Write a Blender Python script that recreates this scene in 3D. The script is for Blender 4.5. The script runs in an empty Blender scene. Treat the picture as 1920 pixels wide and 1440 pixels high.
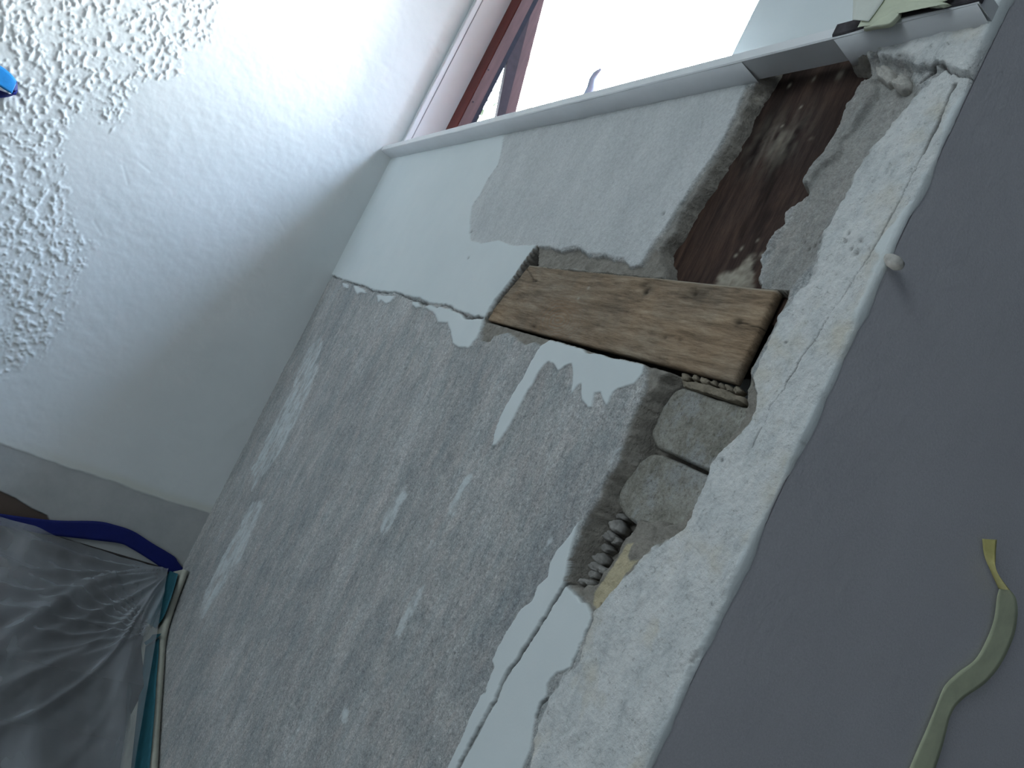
import bpy, bmesh, math, random
import numpy as np
from mathutils import Vector, Matrix, noise as mnoise

# ------------------------------------------------------------------ camera, sky, lamps, exposure
scene = bpy.context.scene
COL = scene.collection
F_PX = 1453.4
CAM = np.array([-0.48, 0.0, 0.0])                     # standing 48 cm off the window wall
YAW, PITCH, ROLL = [math.radians(a) for a in (29.874, 2.926, 26.374)]
_fw = np.array([math.sin(YAW) * math.cos(PITCH), math.cos(YAW) * math.cos(PITCH), math.sin(PITCH)])
_r0 = np.array([math.cos(YAW), -math.sin(YAW), 0.0]); _u0 = np.cross(_r0, _fw)
_r = math.cos(ROLL) * _r0 + math.sin(ROLL) * _u0
_u = -math.sin(ROLL) * _r0 + math.cos(ROLL) * _u0
cam = bpy.data.cameras.new('camera'); cam_ob = bpy.data.objects.new('camera', cam); COL.objects.link(cam_ob)
cam.sensor_width = 36; cam.sensor_fit = 'HORIZONTAL'; cam.lens = F_PX / 1920 * 36; cam.clip_start = 0.01
cam_ob.matrix_world = Matrix(((_r[0], _u[0], -_fw[0], CAM[0]), (_r[1], _u[1], -_fw[1], CAM[1]),
                              (_r[2], _u[2], -_fw[2], CAM[2]), (0, 0, 0, 1)))
scene.camera = cam_ob
scene.view_settings.view_transform = 'Standard'; scene.view_settings.look = 'None'
scene.view_settings.exposure = 0.0; scene.view_settings.gamma = 1.0; scene.view_settings.use_curve_mapping = False

SKY = 88.0
world = bpy.data.worlds.new('sky'); scene.world = world; world.use_nodes = True
wn = world.node_tree; wn.nodes.clear()
wo = wn.nodes.new('ShaderNodeOutputWorld'); wb = wn.nodes.new('ShaderNodeBackground')
wt = wn.nodes.new('ShaderNodeTexCoord'); ws = wn.nodes.new('ShaderNodeSeparateXYZ'); wr = wn.nodes.new('ShaderNodeValToRGB')
wn.links.new(wt.outputs['Generated'], ws.inputs[0]); wn.links.new(ws.outputs['Z'], wr.inputs[0])
wr.color_ramp.elements[0].position = 0.0; wr.color_ramp.elements[0].color = (0.20, 0.22, 0.22, 1)
wr.color_ramp.elements[1].position = 0.9; wr.color_ramp.elements[1].color = (0.50, 0.70, 1.0, 1)
e = wr.color_ramp.elements.new(0.02); e.color = (1.0, 1.0, 0.97, 1)
e = wr.color_ramp.elements.new(0.45); e.color = (0.88, 0.96, 1.0, 1)
wn.links.new(wr.outputs[0], wb.inputs[0]); wb.inputs[1].default_value = SKY
wn.links.new(wb.outputs[0], wo.inputs[0])


def area(name, loc, rot, sx, sy, power, color, portal=False):
    l = bpy.data.lights.new(name, 'AREA'); l.shape = 'RECTANGLE'; l.size = sx; l.size_y = sy
    l.energy = power; l.color = color
    if portal: l.cycles.is_portal = True
    o = bpy.data.objects.new(name, l); COL.objects.link(o); o.location = loc; o.rotation_euler = rot
    return o


area('window_portal', (0.136, 1.262, 0.885), (0, math.radians(90), 0), 0.86, 1.10, 1, (1, 1, 1), True)
# added fill light by the opposite wall, standing in for the room's ambient light
area('room_fill', (-3.3, -0.35, 1.0), (0, math.radians(-90), 0), 1.1, 1.6, 29, (0.80, 0.93, 1.0))


# ------------------------------------------------------------------ helpers
def ray(x, y): return (x - 960) * _r - (y - 720) * _u + F_PX * _fw
def onW(x, y, d=0.0):                                  # point on a plane parallel to the window wall
    q = ray(x, y); return CAM + (d - CAM[0]) / q[0] * q
def onY(x, y, yy):                                     # point on a plane parallel to the far wall
    q = ray(x, y); return CAM + yy / q[1] * q
def polyW(pts, d=0.0): return np.array([onW(a, b, d)[1:] for a, b in pts])
def polyL(pts): return np.array([onY(a, b, YL)[[0, 2]] for a, b in pts])


YL = 1.826          # far wall
YR = 0.400          # near return wall
ZS = 0.4465         # underside of the sill

_rng = np.random.RandomState(7); _T = _rng.rand(256, 256)


def vnoise(x, y, s, seed=0):
    x = x / s + 37.3 * seed + 500; y = y / s + 91.7 * seed + 500
    xi = np.floor(x).astype(int); yi = np.floor(y).astype(int); fx = x - xi; fy = y - yi
    fx = fx * fx * (3 - 2 * fx); fy = fy * fy * (3 - 2 * fy)
    a = _T[xi % 256, yi % 256]; b = _T[(xi + 1) % 256, yi % 256]
    c = _T[xi % 256, (yi + 1) % 256]; d = _T[(xi + 1) % 256, (yi + 1) % 256]
    return ((a * (1 - fx) + b * fx) * (1 - fy) + (c * (1 - fx) + d * fx) * fy) * 2 - 1


def fbm(x, y, s, oct=4, seed=0):
    v = 0; a = 1.0; t = 0
    for k in range(oct):
        v = v + a * vnoise(x, y, s / 2 ** k, seed + 11 * k); t += a; a *= 0.5
    return v / t * 1.3


def sdf(x, y, poly, margin=0.03):
    """signed distance in metres, positive inside; -margin far away"""
    out = np.full(x.shape, -margin)
    lo = poly.min(0) - margin; hi = poly.max(0) + margin
    sel = (x > lo[0]) & (x < hi[0]) & (y > lo[1]) & (y < hi[1])
    px = x[sel]; py = y[sel]
    if px.size == 0: return out
    d2 = np.full(px.shape, 1e9); ins = np.zeros(px.shape, bool)
    n = len(poly)
    for i in range(n):
        ax, ay = poly[i]; bx, by = poly[(i + 1) % n]
        ex, ey = bx - ax, by - ay; L = ex * ex + ey * ey + 1e-12
        t = np.clip(((px - ax) * ex + (py - ay) * ey) / L, 0, 1)
        d2 = np.minimum(d2, (px - ax - t * ex) ** 2 + (py - ay - t * ey) ** 2)
        if ay != by:
            c = ((ay > py) != (by > py)) & (px < (bx - ax) * (py - ay) / (by - ay) + ax)
            ins ^= c
    d = np.sqrt(d2); out[sel] = np.where(ins, d, -np.minimum(d, margin))
    return out


def line_d(x, y, pts, margin=0.03):
    out = np.full(x.shape, margin)
    lo = pts.min(0) - margin; hi = pts.max(0) + margin
    sel = (x > lo[0]) & (x < hi[0]) & (y > lo[1]) & (y < hi[1])
    px = x[sel]; py = y[sel]; d2 = np.full(px.shape, 1e9)
    for i in range(len(pts) - 1):
        ax, ay = pts[i]; bx, by = pts[i + 1]; ex, ey = bx - ax, by - ay; L = ex * ex + ey * ey + 1e-12
        t = np.clip(((px - ax) * ex + (py - ay) * ey) / L, 0, 1)
        d2 = np.minimum(d2, (px - ax - t * ex) ** 2 + (py - ay - t * ey) ** 2)
    out[sel] = np.minimum(np.sqrt(d2), margin); return out


def sm(v, w): t = np.clip(v / w + 0.5, 0, 1); return t * t * (3 - 2 * t)
def s01(v): t = np.clip(v, 0, 1); return t * t * (3 - 2 * t)


def tag(o, label=None, cat=None, group=None, kind=None):
    if label: o['label'] = label
    if cat: o['category'] = cat
    if group: o['group'] = group
    if kind: o['kind'] = kind
    return o


def mesh_np(name, V, Q, mat=None, parent=None, attrs=None, smooth=True):
    me = bpy.data.meshes.new(name); V = np.asarray(V, np.float32); Q = np.asarray(Q, np.int32)
    me.vertices.add(len(V)); me.vertices.foreach_set('co', V.ravel())
    me.loops.add(Q.size); me.loops.foreach_set('vertex_index', Q.ravel())
    me.polygons.add(len(Q)); me.polygons.foreach_set('loop_start', np.arange(len(Q), dtype=np.int32) * Q.shape[1])
    me.polygons.foreach_set('loop_total', np.full(len(Q), Q.shape[1], np.int32))
    me.polygons.foreach_set('use_smooth', np.full(len(Q), smooth))
    me.update(calc_edges=True)
    for k, a in (attrs or {}).items():
        c = np.ones((len(V), 4), np.float32); c[:, :3] = a
        at = me.color_attributes.new(k, 'FLOAT_COLOR', 'POINT'); at.data.foreach_set('color', c.ravel())
    o = bpy.data.objects.new(name, me); COL.objects.link(o)
    if mat: me.materials.append(mat)
    if parent: o.parent = parent
    return o


def grid_quads(nu, nv, flip=False, off=0):
    i = np.arange(nu - 1)[:, None] * nv + np.arange(nv - 1)[None, :]; i = i.ravel() + off
    q = np.stack([i, i + nv, i + nv + 1, i + 1], 1)
    return q[:, ::-1] if flip else q


def bm_obj(name, bm, mat, parent=None, smooth=False):
    me = bpy.data.meshes.new(name); bmesh.ops.recalc_face_normals(bm, faces=bm.faces); bm.to_mesh(me); bm.free()
    if smooth:
        for p in me.polygons: p.use_smooth = True
    o = bpy.data.objects.new(name, me); COL.objects.link(o); me.materials.append(mat)
    if parent: o.parent = parent
    return o


def add_box(bm, a, b, bev=0.0):
    vs = [bm.verts.new((x, y, z)) for x in (a[0], b[0]) for y in (a[1], b[1]) for z in (a[2], b[2])]
    fs = [bm.faces.new([vs[i] for i in f]) for f in ((0, 1, 3, 2), (4, 6, 7, 5), (0, 4, 5, 1), (2, 3, 7, 6), (0, 2, 6, 4), (1, 5, 7, 3))]
    if bev:
        es = list({e for f in fs for e in f.edges}); bmesh.ops.bevel(bm, geom=es, offset=bev, segments=2, affect='EDGES')


def box(name, a, b, mat, parent=None, bev=0.0):
    bm = bmesh.new(); add_box(bm, a, b, bev); return bm_obj(name, bm, mat, parent)


def empty(name, loc=(0, 0, 0)):
    o = bpy.data.objects.new(name, None); COL.objects.link(o); o.location = loc; o.empty_display_size = 0.05; return o


# ------------------------------------------------------------------ materials
class NT:
    def __init__(s, name, rough=0.8, spec=0.3):
        s.m = bpy.data.materials.new(name); s.m.use_nodes = True; s.t = s.m.node_tree
        s.b = s.t.nodes['Principled BSDF']; s.b.inputs['Roughness'].default_value = rough
        s.b.inputs['Specular IOR Level'].default_value = spec
        s.co = s.t.nodes.new('ShaderNodeTexCoord').outputs['Object']
    def lk(s, a, b): s.t.links.new(a, b)
    def mapping(s, sc, src=None, rot=(0, 0, 0)):
        n = s.t.nodes.new('ShaderNodeMapping'); n.inputs['Scale'].default_value = sc; n.inputs['Rotation'].default_value = rot
        s.lk(src or s.co, n.inputs[0]); return n.outputs[0]
    def noise(s, scale, det=4, rough=0.6, vec=None, dist=0.0):
        n = s.t.nodes.new('ShaderNodeTexNoise'); n.inputs['Scale'].default_value = scale
        n.inputs['Detail'].default_value = det; n.inputs['Roughness'].default_value = rough; n.inputs['Distortion'].default_value = dist
        s.lk(vec or s.co, n.inputs['Vector']); return n.outputs['Fac']
    def ramp(s, fac, stops):
        n = s.t.nodes.new('ShaderNodeValToRGB'); s.lk(fac, n.inputs[0]); cr = n.color_ramp
        while len(cr.elements) < len(stops): cr.elements.new(0.5)
        for e, (p, c) in zip(cr.elements, stops): e.position = p; e.color = (*c, 1) if len(c) == 3 else c
        return n.outputs[0]
    def mix(s, fac, a, b, mode='MIX'):
        n = s.t.nodes.new('ShaderNodeMix'); n.data_type = 'RGBA'; n.blend_type = mode
        for k, v in ((0, fac), (6, a), (7, b)):
            if hasattr(v, 'links'): s.lk(v, n.inputs[k])
            elif k == 0: n.inputs[0].default_value = v
            else: n.inputs[k].default_value = (*v, 1)
        return n.outputs[2]
    def math(s, op, a, b=0.0):
        n = s.t.nodes.new('ShaderNodeMath'); n.operation = op
        for k, v in ((0, a), (1, b)):
            if hasattr(v, 'links'): s.lk(v, n.inputs[k])
            else: n.inputs[k].default_value = v
        return n.outputs[0]
    def attr(s, name):
        n = s.t.nodes.new('ShaderNodeAttribute'); n.attribute_name = name
        q = s.t.nodes.new('ShaderNodeSeparateColor'); s.lk(n.outputs['Color'], q.inputs[0]); return q.outputs
    def color(s, c):
        if hasattr(c, 'links'): s.lk(c, s.b.inputs['Base Color'])
        else: s.b.inputs['Base Color'].default_value = (*c, 1)
        return s
    def bump(s, h, strength=0.3, dist=0.002):
        n = s.t.nodes.new('ShaderNodeBump'); n.inputs['Distance'].default_value = dist
        if hasattr(strength, 'links'): s.lk(strength, n.inputs['Strength'])
        else: n.inputs['Strength'].default_value = strength
        s.lk(h, n.inputs['Height']); s.lk(n.outputs[0], s.b.inputs['Normal']); return s


def simple(name, c, rough=0.7, var=0.12, scale=30, bump=0.15, bdist=0.001, spec=0.3, vec=None):
    n = NT(name, rough, spec); v = n.mapping(vec) if vec else None
    f = n.noise(scale, 5, 0.65, v)
    lo = tuple(x * (1 - var) for x in c); hi = tuple(min(1, x * (1 + var)) for x in c)
    n.color(n.ramp(f, [(0.3, lo), (0.7, hi)])); n.bump(f, bump, bdist); return n.m


def wall_material():
    n = NT('weathered_plaster', 0.92, 0.15)
    A = n.attr('layers'); B = n.attr('coats')
    st = n.mapping((1, 1, 0.42))
    base = n.ramp(n.noise(9, 6, 0.72, st), [(0.30, (0.335, 0.355, 0.36)), (0.5, (0.450, 0.455, 0.445)), (0.68, (0.57, 0.575, 0.565))])
    tint = n.ramp(n.noise(30, 6, 0.8, st), [(0.34, (0.90, 0.95, 0.97)), (0.5, (1, 1, 1)), (0.66, (1.08, 1.02, 1.0))])
    base = n.mix(1.0, base, tint, 'MULTIPLY')
    blot = n.ramp(n.noise(62, 6, 0.8, st, 0.4), [(0.33, (0.76, 0.78, 0.79)), (0.5, (1, 1, 1)), (0.66, (1.17, 1.15, 1.12))])
    base = n.mix(1.0, base, blot, 'MULTIPLY')
    fine = n.ramp(n.noise(420, 4, 0.85), [(0.34, (0.66, 0.66, 0.66)), (0.47, (0.98, 0.98, 0.98)), (0.64, (1.28, 1.28, 1.28))])
    base = n.mix(1.0, base, fine, 'MULTIPLY')
    grit = n.ramp(n.noise(170, 6, 0.85), [(0.33, (0.55, 0.55, 0.55)), (0.45, (0.92, 0.92, 0.92)), (0.56, (1.05, 1.05, 1.05)), (0.68, (1.5, 1.5, 1.5))])
    base = n.mix(1.0, base, grit, 'MULTIPLY')
    pale = n.ramp(n.noise(40, 7, 0.8, st), [(0.30, (0.50, 0.53, 0.53)), (0.45, (0.69, 0.71, 0.70)), (0.66, (0.82, 0.82, 0.795))])
    pits = n.ramp(n.noise(190, 5, 0.85), [(0.31, (0.5, 0.5, 0.48)), (0.42, (0.97, 0.97, 0.97)), (0.7, (1.08, 1.08, 1.08))])
    pale = n.mix(1.0, pale, pits, 'MULTIPLY')
    pale = n.mix(n.ramp(n.noise(16, 3, 0.6), [(0.54, (0, 0, 0)), (0.70, (0.55, 0.55, 0.55))]), pale, (0.66, 0.60, 0.47))
    c = n.mix(B[2], base, pale)
    skim = n.ramp(n.noise(14, 6, 0.7, st), [(0.3, (0.55, 0.575, 0.575)), (0.7, (0.74, 0.755, 0.75))])
    skim = n.mix(1.0, skim, n.ramp(n.noise(230, 3, 0.8), [(0.3, (0.85, 0.85, 0.85)), (0.6, (1.04, 1.04, 1.04))]), 'MULTIPLY')
    c = n.mix(B[1], c, skim)
    mort = n.ramp(n.noise(60, 7, 0.8), [(0.28, (0.17, 0.16, 0.14)), (0.5, (0.30, 0.28, 0.245)), (0.75, (0.42, 0.39, 0.335))])
    c = n.mix(A[1], c, mort)
    c = n.mix(A[2], c, n.ramp(n.noise(70, 5, 0.7), [(0.35, (0.50, 0.44, 0.30)), (0.7, (0.64, 0.56, 0.38))]))
    pnt = n.ramp(n.noise(6, 4, 0.6), [(0.3, (0.68, 0.74, 0.745)), (0.7, (0.74, 0.79, 0.79))])
    c = n.mix(A[0], c, pnt)
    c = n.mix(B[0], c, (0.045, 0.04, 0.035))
    n.color(c)
    inv = n.math('SUBTRACT', 1.0, A[0])
    hf = n.math('ADD', n.noise(300, 4, 0.75), n.math('MULTIPLY', n.noise(90, 4, 0.7), 1.6))
    n.bump(hf, n.math('ADD', n.math('MULTIPLY', inv, 0.80), 0.05), 0.0018)
    return n.m


M_WALL = wall_material()


def left_wall_material():
    n = NT('painted_left_wall', 0.75, 0.25); A = n.attr('layers')
    c = n.ramp(n.noise(4, 4, 0.6), [(0.3, (0.70, 0.735, 0.73)), (0.7, (0.76, 0.79, 0.785))])
    raw = n.ramp(n.noise(14, 6, 0.7), [(0.3, (0.40, 0.415, 0.41)), (0.7, (0.49, 0.50, 0.49))])
    c = n.mix(A[1], c, raw)
    c = n.mix(A[2], c, (0.62, 0.62, 0.52))
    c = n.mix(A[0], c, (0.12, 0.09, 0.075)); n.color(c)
    n.bump(n.noise(160, 4, 0.7), 0.12, 0.001); return n.m


def return_wall_material():
    n = NT('painted_return_wall', 0.8, 0.25)
    c = n.ramp(n.noise(5, 4, 0.6), [(0.3, (0.70, 0.69, 0.72)), (0.7, (0.77, 0.76, 0.79))])
    c = n.mix(1.0, c, n.ramp(n.noise(420, 3, 0.8), [(0.28, (0.9, 0.9, 0.9)), (0.7, (1.06, 1.06, 1.06))]), 'MULTIPLY')
    n.color(c)
    hh = n.math('ADD', n.noise(75, 4, 0.6), n.math('MULTIPLY', n.noise(300, 3, 0.7), 0.4))
    n.bump(hh, 0.4, 0.0016); return n.m


def wood_material(name, dark, mid, light, gs=(0.35, 1, 1), scale=70, bump=0.5, knots=False):
    n = NT(name, 0.85, 0.15)
    v = n.mapping(gs)
    g = n.noise(scale, 8, 0.75, v, 0.3); g2 = n.noise(scale * 3.3, 4, 0.8, v)
    c = n.ramp(g, [(0.3, dark), (0.48, mid), (0.72, light)])
    c = n.mix(1.0, c, n.ramp(g2, [(0.3, (0.72, 0.72, 0.72)), (0.6, (1.08, 1.08, 1.08))]), 'MULTIPLY')
    c = n.mix(1.0, c, n.ramp(n.noise(11, 4, 0.7, n.mapping((0.6, 0.6, 0.8))), [(0.35, (0.85, 0.88, 0.92)), (0.65, (1.14, 1.04, 0.95))]), 'MULTIPLY')
    if knots:
        A = n.attr('layers'); c = n.mix(A[0], c, tuple(x * 0.35 for x in dark))  # first channel: knots, also shade painted on the board's edges
        c = n.mix(A[1], c, (0.30, 0.17, 0.09)); c = n.mix(A[2], c, (0.46, 0.42, 0.34))
    n.color(c); n.bump(n.math('ADD', g, n.math('MULTIPLY', g2, 0.5)), bump, 0.0012); return n.m


M_LEFT = left_wall_material(); M_RET = return_wall_material()
M_ROOM = simple('room_paint', (0.38, 0.40, 0.43), 0.85, 0.05, 3, 0.05)
M_SILL = simple('sill_paint', (0.82, 0.84, 0.85), 0.45, 0.04, 14, 0.10, 0.0008, 0.4)
M_JAMB = simple('jamb_paint', (0.60, 0.61, 0.62), 0.6, 0.03, 10, 0.05)
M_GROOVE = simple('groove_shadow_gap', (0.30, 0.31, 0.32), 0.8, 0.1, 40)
M_RED = simple('red_brown_window_stain', (0.095, 0.018, 0.014), 0.5, 0.2, 60, 0.12, 0.0006, 0.1, (1, 1, 0.15))
M_MAUVE = simple('weathered_window_stain', (0.032, 0.0165, 0.0175), 0.6, 0.2, 60, 0.15, 0.0006, 0.08, (1, 1, 0.15))
M_BLACK = simple('weather_seal_black', (0.005, 0.005, 0.009), 0.7, 0.2, 60, 0.1, 0.0005, 0.05)
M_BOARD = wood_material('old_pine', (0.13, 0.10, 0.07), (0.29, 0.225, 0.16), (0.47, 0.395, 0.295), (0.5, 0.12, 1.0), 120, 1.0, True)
M_PANEL = wood_material('dark_timber', (0.022, 0.015, 0.015), (0.055, 0.036, 0.030), (0.105, 0.070, 0.056), (0.5, 1.0, 0.13), 70, 0.7, True)
M_DARKWOOD = simple('exposed_dark_wood', (0.055, 0.050, 0.055), 0.85, 0.4, 70, 0.5)
def brick_material():
    n = NT('mortar_smeared_brick', 0.95, 0.1)
    c = n.ramp(n.noise(34, 7, 0.8), [(0.30, (0.17, 0.165, 0.14)), (0.48, (0.30, 0.29, 0.25)), (0.68, (0.42, 0.415, 0.38))])
    c = n.mix(n.ramp(n.noise(18, 5, 0.75, n.mapping((1, 1.3, .8))), [(0.52, (0, 0, 0)), (0.60, (.7, .7, .7))]), c, (0.36, 0.37, 0.365))
    c = n.mix(1.0, c, n.ramp(n.noise(260, 4, 0.85), [(0.33, (0.55, 0.52, 0.5)), (0.46, (1, 1, 1)), (0.66, (1.2, 1.2, 1.2))]), 'MULTIPLY')
    n.color(c); n.bump(n.math('ADD', n.noise(110, 6, 0.8), n.noise(380, 3, 0.8)), 0.7, 0.002); return n.m
M_BRICK = brick_material()
M_STRIP = simple('old_mortar', (0.27, 0.235, 0.18), 0.95, 0.4, 60, 0.8, 0.002, 0.1)
M_RUBBLE = simple('rubble_stone', (0.30, 0.29, 0.27), 0.95, 0.3, 70, 0.8, 0.002, 0.1)
M_CHUNK = simple('plaster_chunk', (0.52, 0.50, 0.46), 0.95, 0.25, 90, 0.8, 0.002, 0.1)
M_BLUE = simple('navy_masking_tape', (0.006, 0.013, 0.13), 0.55, 0.15, 30, 0.2, 0.0006)
M_TEAL = simple('teal_masking_tape', (0.025, 0.125, 0.16), 0.55, 0.18, 50, 0.3, 0.0006)
M_SKYBLUE = simple('bright_blue_tape', (0.02, 0.20, 0.50), 0.45, 0.18, 50, 0.3, 0.0006)
M_YEL = simple('yellow_green_masking_tape', (0.68, 0.72, 0.50), 0.6, 0.08, 60, 0.3, 0.0006)
M_YELD = simple('yellow_masking_tape_back', (0.55, 0.51, 0.20), 0.6, 0.12, 60, 0.3, 0.0006)
M_PALETAPE = simple('pale_masking_tape', (0.62, 0.66, 0.50), 0.6, 0.08, 40, 0.25, 0.0008)
M_PALETAPE2 = simple('pale_masking_tape_top', (0.70, 0.73, 0.66), 0.6, 0.05, 40, 0.25, 0.0008)
M_SKIRT = simple('cream_skirting', (0.50, 0.50, 0.42), 0.6, 0.1, 40, 0.2)
M_FLOORWOOD = simple('dark_floorboard', (0.045, 0.038, 0.036), 0.55, 0.4, 30, 0.3, 0.001, 0.3, (1, 0.1, 1))
M_REBATE = simple('dark_stained_rebate', (0.012, 0.009, 0.012), 0.7, 0.2, 60, 0.1, 0.0005, 0.05)
M_METAL = simple('grey_painted_metal', (0.26, 0.29, 0.36), 0.5, 0.1, 60, 0.05)
M_LEAF = simple('leaf', (0.008, 0.015, 0.006), 0.9, 0.3, 20)
M_TWIG = simple('twig', (0.22, 0.13, 0.08), 0.8, 0.2, 40)

# ------------------------------------------------------------------ window wall (relief of paint, plaster and broken-out holes)
# outlines traced on the wall, grouped by layer
PAINT = [
 [(728,302),(735,292),(948,250),(943,280),(937,308),(916,338),(905,362),(889,384),(883,420),(885,452),(906,458),(936,452),(966,463),(1006,460),(992,489),(962,524),(931,562),(908,600),(893,594),(876,588),(858,582),(845,574),(822,571),(806,569),(790,561),(770,556),(745,553),(728,549),(700,546),(686,537),(664,532),(645,526),(622,517),(606,514)],
 [(908,598),(905,612),(896,636),(880,653),(860,652),(850,644),(847,622),(840,605),(822,606),(817,590),(797,577),(808,572),(848,582),(870,592),(892,600)],
 [(775,566),(786,568),(790,576),(780,578),(774,572)], [(708,553),(724,556),(742,556),(735,566),(724,571),(716,562),(710,569)],
 [(664,535),(684,543),(688,550),(676,549),(671,553),(666,544)], [(643,531),(655,535),(653,541),(645,539)],
 [(1037,635),(1056,637),(1080,644),(1101,662),(1118,663),(1136,668),(1164,674),(1193,670),(1209,681),(1207,700),(1189,723),(1161,729),(1150,738),(1140,760),(1134,752),(1129,736),(1117,737),(1112,764),(1104,765),(1094,752),(1091,720),(1082,726),(1073,740),(1076,706),(1074,684),(1062,686),(1048,696),(1042,685),(1030,679),(1020,687),(1008,704),(1000,722),(990,735),(978,758),(966,781),(956,801),(943,820),(932,835),(924,838),(929,815),(937,790),(949,762),(962,742),(974,722),(984,709),(992,690),(1001,674),(1016,650)],
 [(1088,976),(1080,1005),(1072,1030),(1066,1060),(1060,1094),(1046,1116),(1034,1137),(1020,1162),(1006,1185),(993,1206),(981,1223),(970,1240),(959,1254),(948,1268),(940,1284),(934,1298),(929,1312),(917,1333),(906,1351),(892,1377),(878,1403),(850,1455),(835,1455),(843,1437),(858,1405),(873,1373),(884,1348),(895,1323),(903,1305),(914,1290),(918,1279),(929,1251),(925,1240),(934,1218),(951,1187),(964,1166),(979,1143),(1000,1128),(1006,1114),(1012,1098),(1029,1082),(1032,1057),(1048,1030),(1070,1005)],
 [(1063,1100),(1074,1110),(1086,1121),(1094,1131),(1101,1133),(1106,1140),(1112,1151),(1111,1163),(1107,1174),(1097,1195),(1087,1218),(1079,1236),(1070,1254),(1058,1259),(1046,1262),(1036,1272),(1028,1285),(1027,1304),(1019,1315),(1012,1324),(1006,1340),(1004,1356),(1001,1378),(998,1402),(990,1421),(976,1455),(858,1455),(884,1404),(911,1355),(934,1315),(944,1287),(963,1257),(986,1226),(1010,1188),(1038,1140),(1052,1118)],
]
PALEWASH = [  # thin remnants of paint, mostly rubbed off
 [(606,624),(603,650),(600,672),(594,700),(575,745),(562,775),(545,812),(530,842),(505,880),(488,898),(478,912),(470,926),(476,893),(470,880),(482,860),(500,820),(520,780),(545,735),(562,690),(578,655),(590,640)],
 [(497,932),(490,955),(478,985),(462,1025),(445,1060),(420,1095),(398,1130),(380,1160),(372,1150),(385,1110),(400,1075),(418,1040),(440,1000),(460,960),(475,940)],
 [(762,908),(768,925),(750,948),(742,972),(728,998),(712,1000),(716,975),(735,945),(748,925)],
 [(889,878),(884,905),(868,925),(858,948),(864,962),(848,975),(838,968),(842,945),(855,918),(872,896)],
 [(797,1092),(790,1118),(776,1145),(762,1178),(748,1196),(740,1190),(750,1165),(768,1128),(782,1104)],
 [(650,1315),(655,1340),(650,1370),(640,1355),(643,1330)], [(660,650),(652,662),(648,668),(646,662),(654,653)],
 [(823,1010),(815,1030),(800,1035),(808,1015)], [(1035,1010),(1028,1030),(1018,1035),(1024,1015)],
 [(1165,838),(1150,845),(1140,855),(1136,868),(1146,866),(1160,852)],
]
SKIM = [
 [(940,240),(1200,190),(1400,150),(1397,165),(1380,208),(1355,261),(1334,297),(1303,338),(1285,366),(1262,400),(1247,428),(1222,462),(1200,498),(1180,500),(1172,484),(1150,484),(1130,474),(1100,476),(1080,462),(1050,470),(1030,462),(1008,462),(966,466),(905,462),(880,455),(876,420),(885,380),(905,345),(925,310),(938,280)],
]
PALE = [  # clean pale render along the corner bead
 [(1925,-20),(1700,30),(1600,100),(1780,134),(1722,175),(1668,235),(1630,285),(1596,345),(1570,392),(1552,430),(1540,470),(1535,505),(1520,530),(1500,548),(1474,575),(1462,610),(1440,650),(1420,690),(1412,720),(1420,760),(1412,790),(1382,816),(1354,842),(1334,880),(1320,915),(1297,970),(1283,994),(1254,1014),(1208,1038),(1188,1067),(1150,1100),(1120,1150),(1108,1185),(1090,1230),(1072,1262),(1050,1280),(1032,1310),(1018,1350),(1005,1400),(990,1460),(1230,1470),(1300,1250),(1560,800),(1700,500),(1960,20)],
]
MORTAR = [  # bare brown mortar
 [(905,597),(1005,462),(1030,466),(1055,474),(1080,468),(1104,482),(1130,480),(1150,490),(1172,490),(1184,502),(1205,498),(1225,466),(1262,470),(1270,530),(1180,520),(1090,505),(996,500),(985,520)],
 [(903,598),(903,640),(920,638),(927,628),(941,625),(950,622),(962,628),(972,640),(985,646),(1000,640),(1012,648),(1037,637),(1056,639),(1080,646),(1101,664),(1136,670),(1164,676),(1193,672),(1210,683),(1216,700),(1206,742),(1250,760),(1290,760),(1380,760),(1385,715)],
 [(1400,165),(1450,150),(1420,215),(1392,258),(1363,302),(1343,334),(1322,386),(1311,408),(1308,432),(1288,466),(1262,486),(1266,520),(1225,520),(1200,500),(1222,466),(1249,430),(1264,402),(1287,368),(1305,340),(1336,298),(1357,262),(1382,210)],
 [(1206,742),(1180,793),(1167,837),(1163,860),(1133,897),(1123,933),(1100,967),(1087,1000),(1070,1047),(1061,1095),(1084,1119),(1096,1131),(1110,1148),(1116,1145),(1130,1130),(1155,1100),(1188,1067),(1208,1038),(1254,1014),(1283,994),(1297,970),(1320,915),(1334,880),(1354,842),(1382,816),(1412,788),(1420,760),(1414,715),(1396,690),(1382,715),(1290,680),(1215,690)],
 [(1640,120),(1600,150),(1540,260),(1500,350),(1440,470),(1420,540),(1475,545),(1496,520),(1524,490),(1540,440),(1572,384),(1600,335),(1640,275),(1690,215),(1724,172),(1700,132)],
]
CREAM = [[(1184,1016),(1174,1040),(1180,1048),(1194,1046),(1172,1076),(1150,1105),(1132,1130),(1117,1146),(1107,1128),(1112,1108),(1126,1090),(1140,1066),(1158,1036),(1170,1020)]]
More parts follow.
